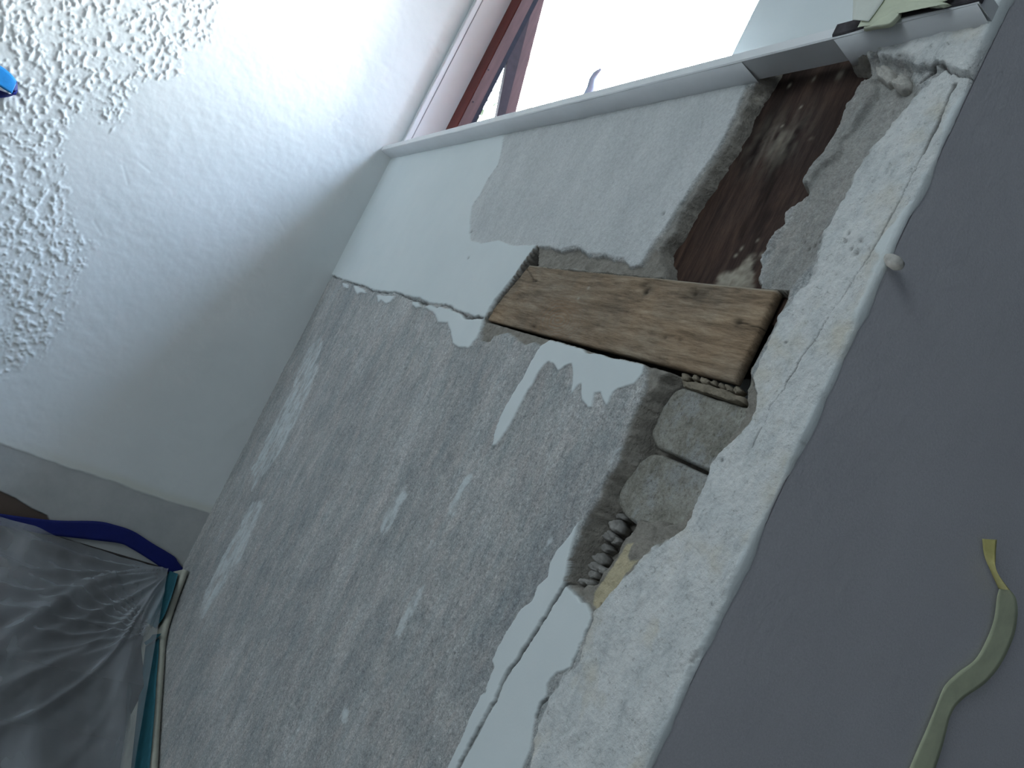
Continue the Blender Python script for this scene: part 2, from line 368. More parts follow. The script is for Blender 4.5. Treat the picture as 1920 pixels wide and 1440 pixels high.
# broken-out hole showing the dark timber
rimA = polyW([(1445,112),(1428,140),(1410,165),(1388,212),(1362,263),(1340,300),(1310,342),(1293,370),(1272,404),(1256,432),(1236,462),(1238,500),(1240,538)], 0.0)
rimB = polyW([(1424,555),(1422,534),(1424,508),(1434,480),(1448,442),(1469,414),(1480,390),(1497,369),(1513,362),(1512,345),(1507,341),(1525,310),(1546,268),(1563,234),(1587,192),(1608,161),(1629,140),(1636,122),(1618,113),(1604,115),(1600,100),(1612,60)], 0.003)
HOLE1 = np.vstack([rimA, rimB])
HOLE2 = polyW([(1204,744),(1180,793),(1167,837),(1163,860),(1133,897),(1123,933),(1100,967),(1087,1000),(1070,1047),(1061,1093),(1076,1100),(1098,1104),(1118,1098),(1128,1075),(1146,1044),(1170,1010),(1192,975),(1250,985),(1285,975),(1305,940),(1322,900),(1348,850),(1372,812),(1396,780),(1398,745),(1384,700),(1384,660),(1240,640),(1262,690),(1236,705)])
BOARD = polyW([(1005,461),(1001,498),(1100,508),(1463,540),(1474,545),(1471,562),(1444,612),(1428,645),(1404,690),(1390,728),(1378,722),(1150,668),(907,600),(930,562),(962,522),(985,488)], -0.002)
CRACKS = [  # (polyline, half width m, depth m)
 ([(620,516),(640,524),(660,531),(686,538),(698,546),(724,549),(744,550),(768,560),(790,567),(810,573),(822,577),(836,572),(850,582),(866,586),(876,597),(892,596),(908,597)], 0.0018, 0.004),
 ([(1062,1092),(1046,1116),(1034,1137),(1020,1162),(1006,1185),(993,1206),(981,1223),(970,1240),(959,1254),(948,1268),(940,1284),(929,1312),(906,1351),(880,1400),(857,1445)], 0.0013, 0.004),
 ([(1117,1150),(1106,1176),(1095,1198),(1082,1228),(1068,1262)], 0.0009, 0.003),
 ([(1029,1310),(1014,1322),(1006,1345)], 0.0016, 0.003), ([(1000,1415),(984,1445)], 0.0012, 0.003),
 ([(1793,162),(1780,195),(1762,235),(1747,265),(1735,290)], 0.0016, 0.0022),
 ([(1735,290),(1715,330),(1692,375),(1672,410),(1650,452),(1628,492),(1600,530),(1578,566),(1560,590)], 0.0006, 0.0015),
 ([(1555,598),(1536,632),(1520,655),(1502,680),(1492,700),(1478,718),(1474,732),(1462,745),(1450,765),(1438,790),(1424,815),(1411,843)], 0.0006, 0.002),
 ([(1779,134),(1766,128),(1752,137),(1738,146),(1726,154)], 0.0012, 0.004), ([(1779,137),(1797,146),(1822,152)], 0.0007, 0.002),
 ([(945,256),(940,290),(937,310),(916,338),(905,362),(889,384),(883,420)], 0.0005, 0.0006),
 ([(1416,690),(1408,706),(1404,726),(1396,742)], 0.0010, 0.003),
 ([(1322,178),(1318,215),(1312,270)], 0.0006, 0.0006),
]


def build_window_wall():
    # columns spaced evenly as seen, rows following the part of the wall the eye can see
    nu, nv = 620, 860
    aR = math.atan2(0.48, YR); aL = math.atan2(0.48, YL + 0.008)
    s = np.linspace(math.tan(aR - YAW), math.tan(aL - YAW), nu)
    y = 0.48 / np.tan(np.arctan(s) + YAW); y[0] = YR - 0.0004; y[1] = YR - 0.0003; y[-1] = YL + 0.008
    top = 0.480; bot = -0.24 - (y - 0.40) * 0.70
    t = np.linspace(0, 1, nv)
    Yg = np.repeat(y[:, None], nv, 1); Zg = bot[:, None] + (top - bot)[:, None] * t[None, :]
    Y = Yg.ravel(); Z = Zg.ravel()
    n1 = fbm(Y, Z, 0.020, 5, 1); n2 = fbm(Y, Z, 0.020, 5, 2); n3 = fbm(Y, Z, 0.006, 3, 3); n4 = fbm(Y, Z, 0.006, 3, 4)
    jy = Y + 0.0022 * n1 + 0.0012 * n3; jz = Z + 0.0022 * n2 + 0.0012 * n4       # ragged edges
    ky = Y + 0.0045 * n1 + 0.0030 * n3; kz = Z + 0.0060 * n2 + 0.0040 * n4
    px = 0.0016
    pal = np.zeros_like(Y)
    for p in PALE: pal = np.maximum(pal, sm(sdf(ky, kz, polyW(p)), px * 4))
    skim = np.zeros_like(Y)
    for p in SKIM: skim = np.maximum(skim, sm(sdf(jy, jz, polyW(p)), px * 1.5))
    mort = np.zeros_like(Y)
    for i, p in enumerate(MORTAR): mort = np.maximum(mort, sm(sdf(jy, jz, polyW(p)), px * (2, 2, 3, 3, 7)[i]) * (1, 1, .75, 1, .5)[i])
    crm = np.zeros_like(Y)
    for p in CREAM: crm = np.maximum(crm, sm(sdf(jy, jz, polyW(p)), px * 1.2))
    pnt = np.zeros_like(Y)
    for p in PAINT: pnt = np.maximum(pnt, sm(sdf(jy * .6 + Y * .4, jz * .6 + Z * .4, polyW(p)), px))
    wash = np.zeros_like(Y)
    for p in PALEWASH:
        wash = np.maximum(wash, sm(sdf(ky, kz, polyW(p)) - 0.001, 0.005) * np.clip(.42 + .75 * fbm(Y, Z * .35, .006, 4, 90), .12, .75))
    # white line of paint left along the corner, of uneven width
    edge = YR + 0.0025 + 0.005 * vnoise(Z, Z * 0, 0.05, 9) + 0.004 * n1
    pnt = np.maximum(pnt, sm(edge - Y, 0.006) * 0.75)
    e2 = sdf(jy, jz, polyW([(1682,460),(1725,395),(1750,330),(1800,250),(1822,200),(1790,265),(1720,372),(1655,452),(1640,470),(1655,490)]))
    pnt = np.maximum(pnt, sm(e2, 0.003) * 0.8)
    # heights, positive into the room
    h = 0.0007 * n1 + 0.0006 * n3 * (1 - 0.7 * skim) + 0.0012 * fbm(Y, Z, 0.12, 3, 20)
    h = h + pal * (0.0030 + 0.0016 * fbm(Y, Z * .7, 0.012, 4, 8)) + skim * 0.0012
    h = h * (1 - pnt) + pnt * (0.0024 + 0.0007 * fbm(Y, Z, 0.10, 3, 21) + pal * 0.002)
    h = h + wash * 0.0006
    h = h - mort * (0.0035 + 0.0020 * fbm(Y, Z, 0.012, 5, 14)) * (1 - pnt)
    # stepped, lumpy plaster to the right of the hole
    c1 = sdf(ky, kz, polyW(MORTAR[4], 0.004))
    h = h - sm(c1, 0.008) * (0.0045 + 0.004 * fbm(Y, Z, 0.035, 4, 15))
    st1 = polyW([(1618,160),(1588,215),(1560,262),(1530,312),(1512,345),(1520,352),(1545,318),(1568,300),(1577,288),(1580,262),(1606,232),(1640,180),(1640,150)], 0.004)
    h = h + sm(sdf(jy, jz, st1), 0.005) * 0.006
    # slab of plaster over the top right, standing proud
    slab = polyW([(1600,104),(1612,92),(1640,84),(1661,80),(1700,66),(1730,52),(1760,46),(1830,18),(1875,5),(1905,-10),(1850,150),(1822,150),(1779,134),(1752,133),(1718,132),(1690,124),(1652,112),(1618,117),(1604,114)])
    h = h + sm(sdf(jy, jz, slab), 0.003) * 0.007
    for q in ([(1690,60),(1720,48),(1765,40),(1782,45),(1776,60),(1764,66),(1745,72),(1700,70)],):
        h = h + sm(sdf(jy, jz, polyW(q)), 0.003) * 0.003
    dk = np.zeros_like(Y)
    for q in ([(1780,40),(1815,33),(1840,28),(1846,40),(1822,44),(1800,47),(1784,50)], [(1830,50),(1848,52),(1845,62),(1832,58)]):
        v = sm(sdf(jy, jz, polyW(q)), 0.004); h = h - v * 0.006; dk = np.maximum(dk, v * 0.6)
    # holes
    rough = 0.0046 * fbm(Y, Z, 0.012, 5, 30)
    d1 = sdf(jy, jz, HOLE1, 0.05) + rough * 0.8
    h = h - s01((d1 + 0.001) / 0.0075) * 0.017 - s01((d1 - 0.005) / 0.004) * 0.022 - sm(d1, 0.010) * (1 - sm(d1 - .006, .01)) * 0.003 * n3
    mort = np.maximum(mort, sm(d1, 0.002))
    d2 = sdf(jy, jz, HOLE2, 0.05) + rough * 0.6
    left = np.clip((Y - 0.50) / 0.05, 0, 1)
    h = h - s01(d2 / 0.006) * 0.018 - s01((d2 - 0.0055) / 0.004) * 0.022
    mort = np.maximum(mort, sm(d2, 0.002))
    d3 = sdf(Y + .0005 * n3, Z + .0005 * n4, BOARD, 0.05)
    h = h - s01((d3 + 0.0010) / (0.0022 + 0.0035 * np.clip((Y - .80) / .1, 0, 1))) * 0.042
    dk = np.maximum(dk, sm(d3 - 0.003, 0.003)); dk = np.maximum(dk, sm(d3 + 0.0004, 0.0012) * .6 * np.clip((Y - .88) / .02, 0, 1))  # board recess and its left wedge painted dark for the shade there
    mort = np.maximum(mort, sm(d3 + 0.0022, 0.0012))
    pnt = pnt * (1 - sm(d3 + .0018, 0.001)) * (1 - sm(d2, 0.002)); crm = crm * (1 - sm(d2 - .001, .002))
    for pts, hw, dep in CRACKS:
        d = line_d(Y + 0.0013 * n3 + .001 * n1, Z + 0.0013 * n4 + .001 * n2, polyW(pts))
        w = hw * (0.75 + 0.6 * vnoise(Y, Z, 0.02, 40))
        v = s01((w - d) / (hw * 0.9) + 0.35); h = h - v * dep; dk = np.maximum(dk, v * 0.75 * min(1, dep / .002))  # shade down in the cracks painted dark too
    # pits
    for (a, b, r0) in [(1262,497,5),(1247,470,4),(1312,452,3),(884,436,3),(880,485,3),(1610,478,5),(1600,470,4),(1594,440,4),(1588,455,4),(1617,455,4),(1380,395,3),(1554,418,6),(1532,440,4),(1245,402,4),(1235,520,4),(1356,865,4),(1477,645,3),(1506,830,3),(853,1225,3),(1478,900,3),(911,1297,4),(1120,1131,3),(1540,430,4),(1497,445,4),(1508,460,4),(1520,455,4),(1550,425,5),(1575,378,5),(1534,452,3)]:
        c = onW(a, b)[1:]; rr = r0 * np.linalg.norm(onW(a, b) - CAM) / F_PX
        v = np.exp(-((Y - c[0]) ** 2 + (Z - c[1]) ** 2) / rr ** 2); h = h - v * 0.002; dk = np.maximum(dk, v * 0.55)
    # round over the outer corner
    ed = np.clip(1 - (Y - YR) / 0.004, 0, 1); h = h - 0.0025 * ed ** 2
    keepz = Z > ZS                                     # strip behind the sill line
    X = -h
    inwin = (Y > 0.7215) & (Y < 1.803); Z = np.where(inwin, np.minimum(Z, 0.4615), Z)
    X[:nv] = np.clip(0.0030 + 0.0030 * n1[:nv] + 0.0035 * vnoise(Z[:nv], Z[:nv] * 0, 0.035, 44), 0.0012, 0.008)
    V = np.stack([X, Y, Z], 1)
    Q = grid_quads(nu, nv, True)
    at1 = np.stack([pnt, mort * (1 - pnt), crm], 1)
    at1[:, 0] = np.maximum(pnt, wash * (1 - mort))
    at2 = np.stack([dk, skim * (1 - pnt), pal], 1)
    # plain wall below, and around the window opening
    ext = []; extq = []; base = len(V)
    def quad(a, b, c, d):
        k = base + len(ext); ext.extend([a, b, c, d]); extq.append((k, k + 1, k + 2, k + 3))
    for i in range(0, nu - 1, 31):
        j = min(i + 31, nu - 1)
        quad((X[i * nv], y[i], -1.9), (X[i * nv], y[i], bot[i]), (X[j * nv], y[j], bot[j]), (X[j * nv], y[j], -1.9))
    def ebox(a, b):
        p = [(x, yy, z) for x in (a[0], b[0]) for yy in (a[1], b[1]) for z in (a[2], b[2])]
        for f in ((0, 1, 3, 2), (4, 6, 7, 5), (0, 4, 5, 1), (2, 3, 7, 6), (0, 2, 6, 4), (1, 5, 7, 3)): quad(*[p[i] for i in f])
    ebox((0.060, YR + 0.012, -1.9), (0.24, YL + 0.2, 0.46))          # backing masonry
    ebox((0.002, YR + 0.012, 0.4795), (0.24, 0.7215, 1.9))           # pier between window and corner
    ebox((0.002, 1.803, 0.4795), (0.128, YL + 0.011, 1.9))              # sliver beside the far wall
    ebox((0.002, 0.7215, 1.30), (0.24, 1.803, 1.9))                  # above the window
    V = np.vstack([V, np.array(ext)]); Q = np.vstack([Q, np.array(extq)])
    e1 = np.zeros((len(ext), 3)); e1[:, 0] = 1; at1 = np.vstack([at1, e1]); at2 = np.vstack([at2, np.zeros((len(ext), 3))])
    o = mesh_np('wall_right', V, Q, M_WALL, attrs={'layers': at1, 'coats': at2})
    sf = np.ones(len(Q), bool); sf[-len(extq):] = False; o.data.polygons.foreach_set('use_smooth', sf)
    return tag(o, 'grey weathered plaster wall below the window with broken holes and pale paint remnants', 'wall', kind='structure')


build_window_wall()


def build_far_wall():
    nx, nz = 680, 760
    xs = np.linspace(-1.3, 0.004, nx); zs = np.linspace(-0.76, 0.95, nz)
    X = np.repeat(xs, nz); Z = np.tile(zs, nx)
    n1 = fbm(X, Z, 0.05, 4, 50); n2 = fbm(X, Z, 0.05, 4, 51)
    tex = polyL([(-1500,-1200),(700,-900),(540,-400),(430,-60),(402,40),(388,75),(345,100),(330,145),(262,160),(245,195),(212,238),(200,225),(168,205),(132,232),(112,262),(118,300),(128,345),(140,400),(160,450),(168,490),(140,560),(90,640),(-60,760),(-500,800),(-1500,500)])
    m = sm(sdf(X + 0.018 * n1, Z + 0.018 * n2, tex, 0.2) + 0.006 * fbm(X, Z, .02, 3, 52), 0.02)
    bl = fbm(X + .004 * n1, Z * 0.8, 0.0066, 3, 53); b2 = fbm(X, Z, 0.03, 3, 54)
    bump = np.clip((bl + 0.30 * b2 - 0.02) / 0.60, 0, 1); bump = bump * bump * (3 - 2 * bump)
    h = m * (0.0015 * bump + 0.0005 * bl) + 0.0011 * fbm(X, Z, 0.22, 3, 55) + 0.0004 * fbm(X, Z, 0.02, 3, 56) * (1 - m)
    for (a, b) in (((632,222),(637,226)), ((640,218),(620,232)), ((176,415),(192,440)), ((520,405),(535,432)), ((230,310),(240,345)), ((262,305),(282,322))):
        d = line_d(X, Z, polyL([a, b]), 0.02); h = h - 0.0003 * np.exp(-(d / 0.0025) ** 2)
    low = polyL([(-300,742),(0,832),(120,873),(200,900),(300,934),(372,958),(400,966),(460,960),(460,1300),(-300,1300)])
    sl = sdf(X + 0.003 * n1, Z + 0.003 * n2, low, 0.1); raw = sm(sl, 0.004); h = h - raw * 0.0015
    lip = np.exp(-((sl + 0.008) / 0.012) ** 2) * np.clip((X + 0.5) / 0.3, 0.2, 1) * 0.5
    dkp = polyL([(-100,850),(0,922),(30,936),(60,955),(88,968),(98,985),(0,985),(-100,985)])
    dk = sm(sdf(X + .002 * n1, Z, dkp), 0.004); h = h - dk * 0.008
    V = np.stack([X, YL - h, Z], 1); Q = grid_quads(nx, nz, False)
    at = np.stack([dk, raw * (1 - dk), lip * (1 - raw)], 1)
    ext = []; q = []; base = len(V)
    for (x0, x1, z0, z1) in ((-3.5, -1.3, -1.9, 1.9), (-1.3, 0.004, 0.95, 1.9), (-1.3, 0.004, -1.9, -0.755)):
        k = base + len(ext); ext += [(x0, YL, z0), (x1, YL, z0), (x1, YL, z1), (x0, YL, z1)]; q.append((k, k + 1, k + 2, k + 3))
    p = [(x, yy, z) for x in (-3.5, 0.128) for yy in (YL + 0.012, YL + 0.2) for z in (-1.9, 1.9)]
    for f in ((0, 1, 3, 2), (4, 6, 7, 5), (0, 4, 5, 1), (2, 3, 7, 6), (0, 2, 6, 4), (1, 5, 7, 3)):
        k = base + len(ext); ext += [p[i] for i in f]; q.append((k, k + 1, k + 2, k + 3))
    V = np.vstack([V, ext]); Q = np.vstack([Q, q]); at = np.vstack([at, np.zeros((len(ext), 3))])
    o = mesh_np('wall_left', V, Q, M_LEFT, attrs={'layers': at})
    return tag(o, 'white painted wall left of the window with knobbly texture and smooth patches', 'wall', kind='structure')


build_far_wall()

o = box('wall_near', (0.002, YR, -1.9), (2.5, YR + 0.011, 1.9), M_RET, bev=0.0015)
M_OUT = simple('dark_outer_skin', (0.022, 0.02, 0.019), 0.9, 0.2, 8, 0.3)
tag(box('added_unseen_skin', (0.245, YR + 0.012, -1.9), (2.6, YR + 0.16, 2.6), M_OUT), kind='structure')  # unseen outer skin, added dark to cut light bounced towards the window
# keep the return wall clear of the window opening behind it
tag(o, 'dark grey painted wall turning away at the right corner', 'wall', kind='structure')
bm = bmesh.new(); add_box(bm, (-3.6, -2.6, 1.9), (0.24, 2.1, 2.0)); add_box(bm, (0.24, -2.6, 1.9), (2.6, YR + 0.16, 2.0))
tag(bm_obj('ceiling', bm, M_ROOM), kind='structure')
tag(box('wall_back', (-3.6, -2.7, -1.95), (2.6, -2.6, 2.0), M_ROOM), kind='structure')
tag(box('wall_opposite', (-3.6, -2.6, -1.95), (-3.5, 2.1, 2.0), M_ROOM), kind='structure')
tag(box('wall_end', (2.5, -2.6, -1.95), (2.6, 0.6, 2.0), M_ROOM), kind='structure')


# floor: dark timber steps going down towards the viewer under the dust sheet
bm = bmesh.new()
zt = -0.735; yy = 1.84
steps = [(1.60, 1.84, -0.80), (1.34, 1.60, -0.92), (1.08, 1.34, -1.045), (0.82, 1.08, -1.17), (0.56, 0.82, -1.295), (0.30, 0.56, -1.42), (-2.6, 0.30, -1.545)]
for a, b, z in steps: add_box(bm, (-3.5, a, -1.9), (0.05 if b > .4 else 2.5, b, z))
tag(bm_obj('floor', bm, M_FLOORWOOD), kind='structure')

tag(box('baseboard_left', (-3.5, YL - 0.004, -0.95), (-0.016, YL + 0.004, -0.637), M_FLOORWOOD), kind='structure')
# ------------------------------------------------------------------ window
win = tag(empty('window_1', (0.1, 1.26, 0.46)), 'open red-brown wooden awning window over a white sill', 'window', kind='structure')
win.location = (0, 0, 0)
ydark = onW(1556, 80, -0.032)[1]
sx = -0.032
# sill board with a slightly uneven nose
def strip_board(name, y0, y1, x0, x1, z0, z1, mat, parent, n=90, amp=0.0004):
    ys = np.linspace(y0, y1, n); V = []; seed = (int(y0 * 1000) % 17)
    prof = [(x1, z0), (x0 + 0.0012, z0), (x0, z0 + 0.0015), (x0, z1 - 0.002), (x0 + 0.002, z1), (x1, z1)]
    for yv in ys:
        for k, (a, b) in enumerate(prof):
            nz = amp * float(vnoise(np.array([yv]), np.array([k * .01]), 0.03, seed)[0]); V.append((a + (nz if 0 < k < 5 else 0), yv, b + nz))
    Q = []
    m = len(prof)
    for i in range(n - 1):
        for k in range(m):
            k2 = (k + 1) % m; Q.append((i * m + k, i * m + k2, (i + 1) * m + k2, (i + 1) * m + k))
    o = mesh_np(name, V, Q, mat, parent, smooth=False); 
    bm = bmesh.new(); bm.from_mesh(o.data); bm.verts.ensure_lookup_table()
    bm.faces.new([bm.verts[k] for k in range(m)]); bm.faces.new([bm.verts[(n - 1) * m + k] for k in range(m)])
    bmesh.ops.recalc_face_normals(bm, faces=bm.faces); bm.to_mesh(o.data); bm.free(); return o


sill = strip_board('window_sill', YR + 0.0, YL + 0.002, sx, 0.0, 0.4492, 0.4625, M_SILL, win)
box('inner_sill', (-0.001, 0.7215, 0.447), (0.24, 1.803, 0.462), simple('dark_sill_top', (0.22, 0.21, 0.20), 0.8, 0.2, 30), sill)  # unseen top, coloured dark to cut light bounced onto the far wall
# plaster fillet under the nose, missing over the hole
ya = onW(1428, 140)[1]; yb = onW(1603, 100)[1]
def fillet(name, y0, y1, n):
    ys = np.linspace(y0, y1, n); V = []
    for yv in ys:
        e = min(1, (y1 - yv) / 0.012 + .25, (yv - y0) / 0.012 + .25)
        w = 0.0012 * float(vnoise(np.array([yv]), np.array([0.]), 0.012, 5)[0])
        for a, b in ((0.004, ZS + 0.003), (0.004, ZS - 0.001 + w * .5), (-0.004 * e + w * .4, ZS - .0002 + w * .4), (-0.030, 0.4489), (-0.030, 0.4496)): V.append((a, yv, b))
    Q = [(i * 5 + k, i * 5 + k + 1, (i + 1) * 5 + k + 1, (i + 1) * 5 + k) for i in range(n - 1) for k in range(4)]
    return mesh_np(name, V, Q, M_SILL, sill)
fillet('plaster_fillet', ya, YL, 160); fillet('plaster_fillet', YR + .001, yb, 50)
f2 = strip_board('exposed_wood_strip', YR - 0.001, ydark, sx - 0.0012, sx + 0.004, 0.4508, 0.4650, M_DARKWOOD, sill, 60, 0.0010)
f2['label'] = 'dark bare wood where the sill paint is stripped'

# white jamb lining with bead at the far side
jx = onY(836, 241, 1.800)[0]
jamb = box('jamb', (0.0135, 1.7985, 0.46), (0.125, 1.806, 1.30), M_JAMB, win)
box('jamb_bead', (-0.002, 1.7950, 0.462), (0.0105, 1.806, 1.30), M_JAMB, jamb, 0.0015)
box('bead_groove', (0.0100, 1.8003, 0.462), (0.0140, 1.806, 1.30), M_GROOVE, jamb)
# fixed frame
xa = jx; yb1 = onW(857, 236, xa)[1]; xb = onY(884, 229, yb1)[0]; xc = onY(895, 226, yb1)[0]
fr = box('window_frame', (xa, yb1, 0.462), (xb, 1.799, 1.26), M_RED, win, 0.0012)
box('frame_rebate', (xa + 0.0015, yb1 - 0.0012, 0.462), (xb - 0.0005, yb1 + 0.006, 1.26), M_MAUVE, fr)
box('weather_seal', (xb, yb1 + 0.001, 0.462), (xc, yb1 + 0.02, 1.26), M_BLACK, fr)
box('frame_head', (xa, 0.722, 1.23), (xc, 1.799, 1.30), M_RED, fr, 0.001)
box('frame_stile', (xa, 0.722, 0.462), (xc, 0.735, 1.26), M_RED, fr, 0.001)
box('bounce_blocker', (0.003, 0.7216, 0.462), (0.24, 0.7236, 1.30), M_RED, fr)  # unseen dark board added to stop light bouncing off the near jamb
box('frame_rail', (xa + .01, 0.722, 0.45), (xc + .05, 1.799, 0.475), M_RED, fr, 0.001)
for q in ((904,106 * 0 + 190), (916, 131)):
    p = onY(q[0], q[1], yb1 - 0.0016)
for q in ((887,191),(916,131)):
    p = onY(q[0], q[1], yb1 - 0.0014); bm = bmesh.new()
    bmesh.ops.create_cone(bm, cap_ends=True, segments=12, radius1=0.0016, radius2=0.0016, depth=0.002, matrix=Matrix.Translation(Vector(p)) @ Matrix.Rotation(math.pi / 2, 4, 'X'))
    bm_obj('nail_hole', bm, M_BLACK, fr)
# awning sash, hinged at its head and pushed out at the bottom
ysash = 1.782
def ysp(px, py): return onY(px, py, ysash)
sash = empty('sash'); sash.parent = win
def sash_stile(name, L0, L1, R0, R1, yth, mat, zt=1.25):
    # L0/R0 lower seen edges, L1/R1 upper seen edges; extruded away from the viewer
    a0 = ysp(*L0); a1 = ysp(*L1); b0 = ysp(*R0); b1 = ysp(*R1)
    def at(p, q, z): t = (z - p[2]) / (q[2] - p[2]); return p + t * (q - p)
    bm = bmesh.new(); ring = []
    for z in (0.50, zt):
        A = at(a0, a1, z); B = at(b0, b1, z); 
        if B[0] - A[0] < 0.006: B[0] = A[0] + 0.006
        ring.append([bm.verts.new((p[0], p[1] + dy, z)) for p, dy in ((A, 0), (B, 0), (B, yth), (A, yth))])
    for k in range(4): bm.faces.new([ring[0][k], ring[0][(k + 1) % 4], ring[1][(k + 1) % 4], ring[1][k]])
    bm.faces.new(ring[0]); bm.faces.new(ring[1][::-1])
    return bm_obj(name, bm, mat, sash)
sash_stile('sash_stile', (948,213),(1002,0),(968,208),(1021,0), 0.016, M_MAUVE)
sash_stile('sash_rebate', (932,217),(974,0),(948,213),(1002,0), 0.014, M_REBATE)
# bottom and top rails of the sash, its pane
B = ysp(958, 210); T = ysp(1012, 0)
def sx_at(z): return B[0] + (T[0] - B[0]) * (z - B[2]) / (T[2] - B[2])
bm = bmesh.new(); add_box(bm, (sx_at(.5) - .015, 0.735, 0.485), (sx_at(.5) + .02, ysash, 0.520)); bm_obj('sash_rail', bm, M_MAUVE, sash)
bm = bmesh.new(); vs = [bm.verts.new(v) for v in ((sx_at(.51), 0.74, .51), (sx_at(.51), ysash, .51), (sx_at(1.24), ysash, 1.24), (sx_at(1.24), 0.74, 1.24))]; bm.faces.new(vs)
n = NT('window_glass', 0.0); n.t.nodes.remove(n.b)
g = n.t.nodes.new('ShaderNodeBsdfGlossy'); g.inputs['Roughness'].default_value = 0.0; tr = n.t.nodes.new('ShaderNodeBsdfTransparent')
mx = n.t.nodes.new('ShaderNodeMixShader'); mx.inputs[0].default_value = 0.05
n.lk(tr.outputs[0], mx.inputs[1]); n.lk(g.outputs[0], mx.inputs[2]); n.lk(mx.outputs[0], n.t.nodes['Material Output'].inputs[0])
bm_obj('glass_pane', bm, n.m, sash)
# curved handle showing over the sill
cu = [onW(*q, 0.045) for q in ((1107,182),(1108,168),(1111,152),(1117,139),(1127,129))]
rad = [0.0085, 0.0080, 0.0068, 0.0052, 0.0022]


def tube(name, pts, radii, mat, parent=None, seg=10, flat=1.0):
    pts = [np.array(p, float) for p in pts]; V = []; n = len(pts)
    for i, p in enumerate(pts):
        t = pts[min(i + 1, n - 1)] - pts[max(i - 1, 0)]; t /= np.linalg.norm(t)
        a = np.cross(t, [1, 0.1, 0.05]); a /= np.linalg.norm(a); b = np.cross(t, a)
        for k in range(seg): th = 2 * math.pi * k / seg; V.append(p + radii[i] * (math.cos(th) * a + flat * math.sin(th) * b))
    Q = [(i * seg + k, i * seg + (k + 1) % seg, (i + 1) * seg + (k + 1) % seg, (i + 1) * seg + k) for i in range(n - 1) for k in range(seg)]
    o = mesh_np(name, V, Q, mat, parent); bm = bmesh.new(); bm.from_mesh(o.data); bm.verts.ensure_lookup_table()
    bm.faces.new([bm.verts[k] for k in range(seg)]); bm.faces.new([bm.verts[(n - 1) * seg + k] for k in range(seg)])
    bmesh.ops.recalc_face_normals(bm, faces=bm.faces); bm.to_mesh(o.data); bm.free(); return o


cu[0] = np.array([cu[1][0], cu[1][1], 0.4615])
tube('window_handle', cu, rad, M_METAL, win)

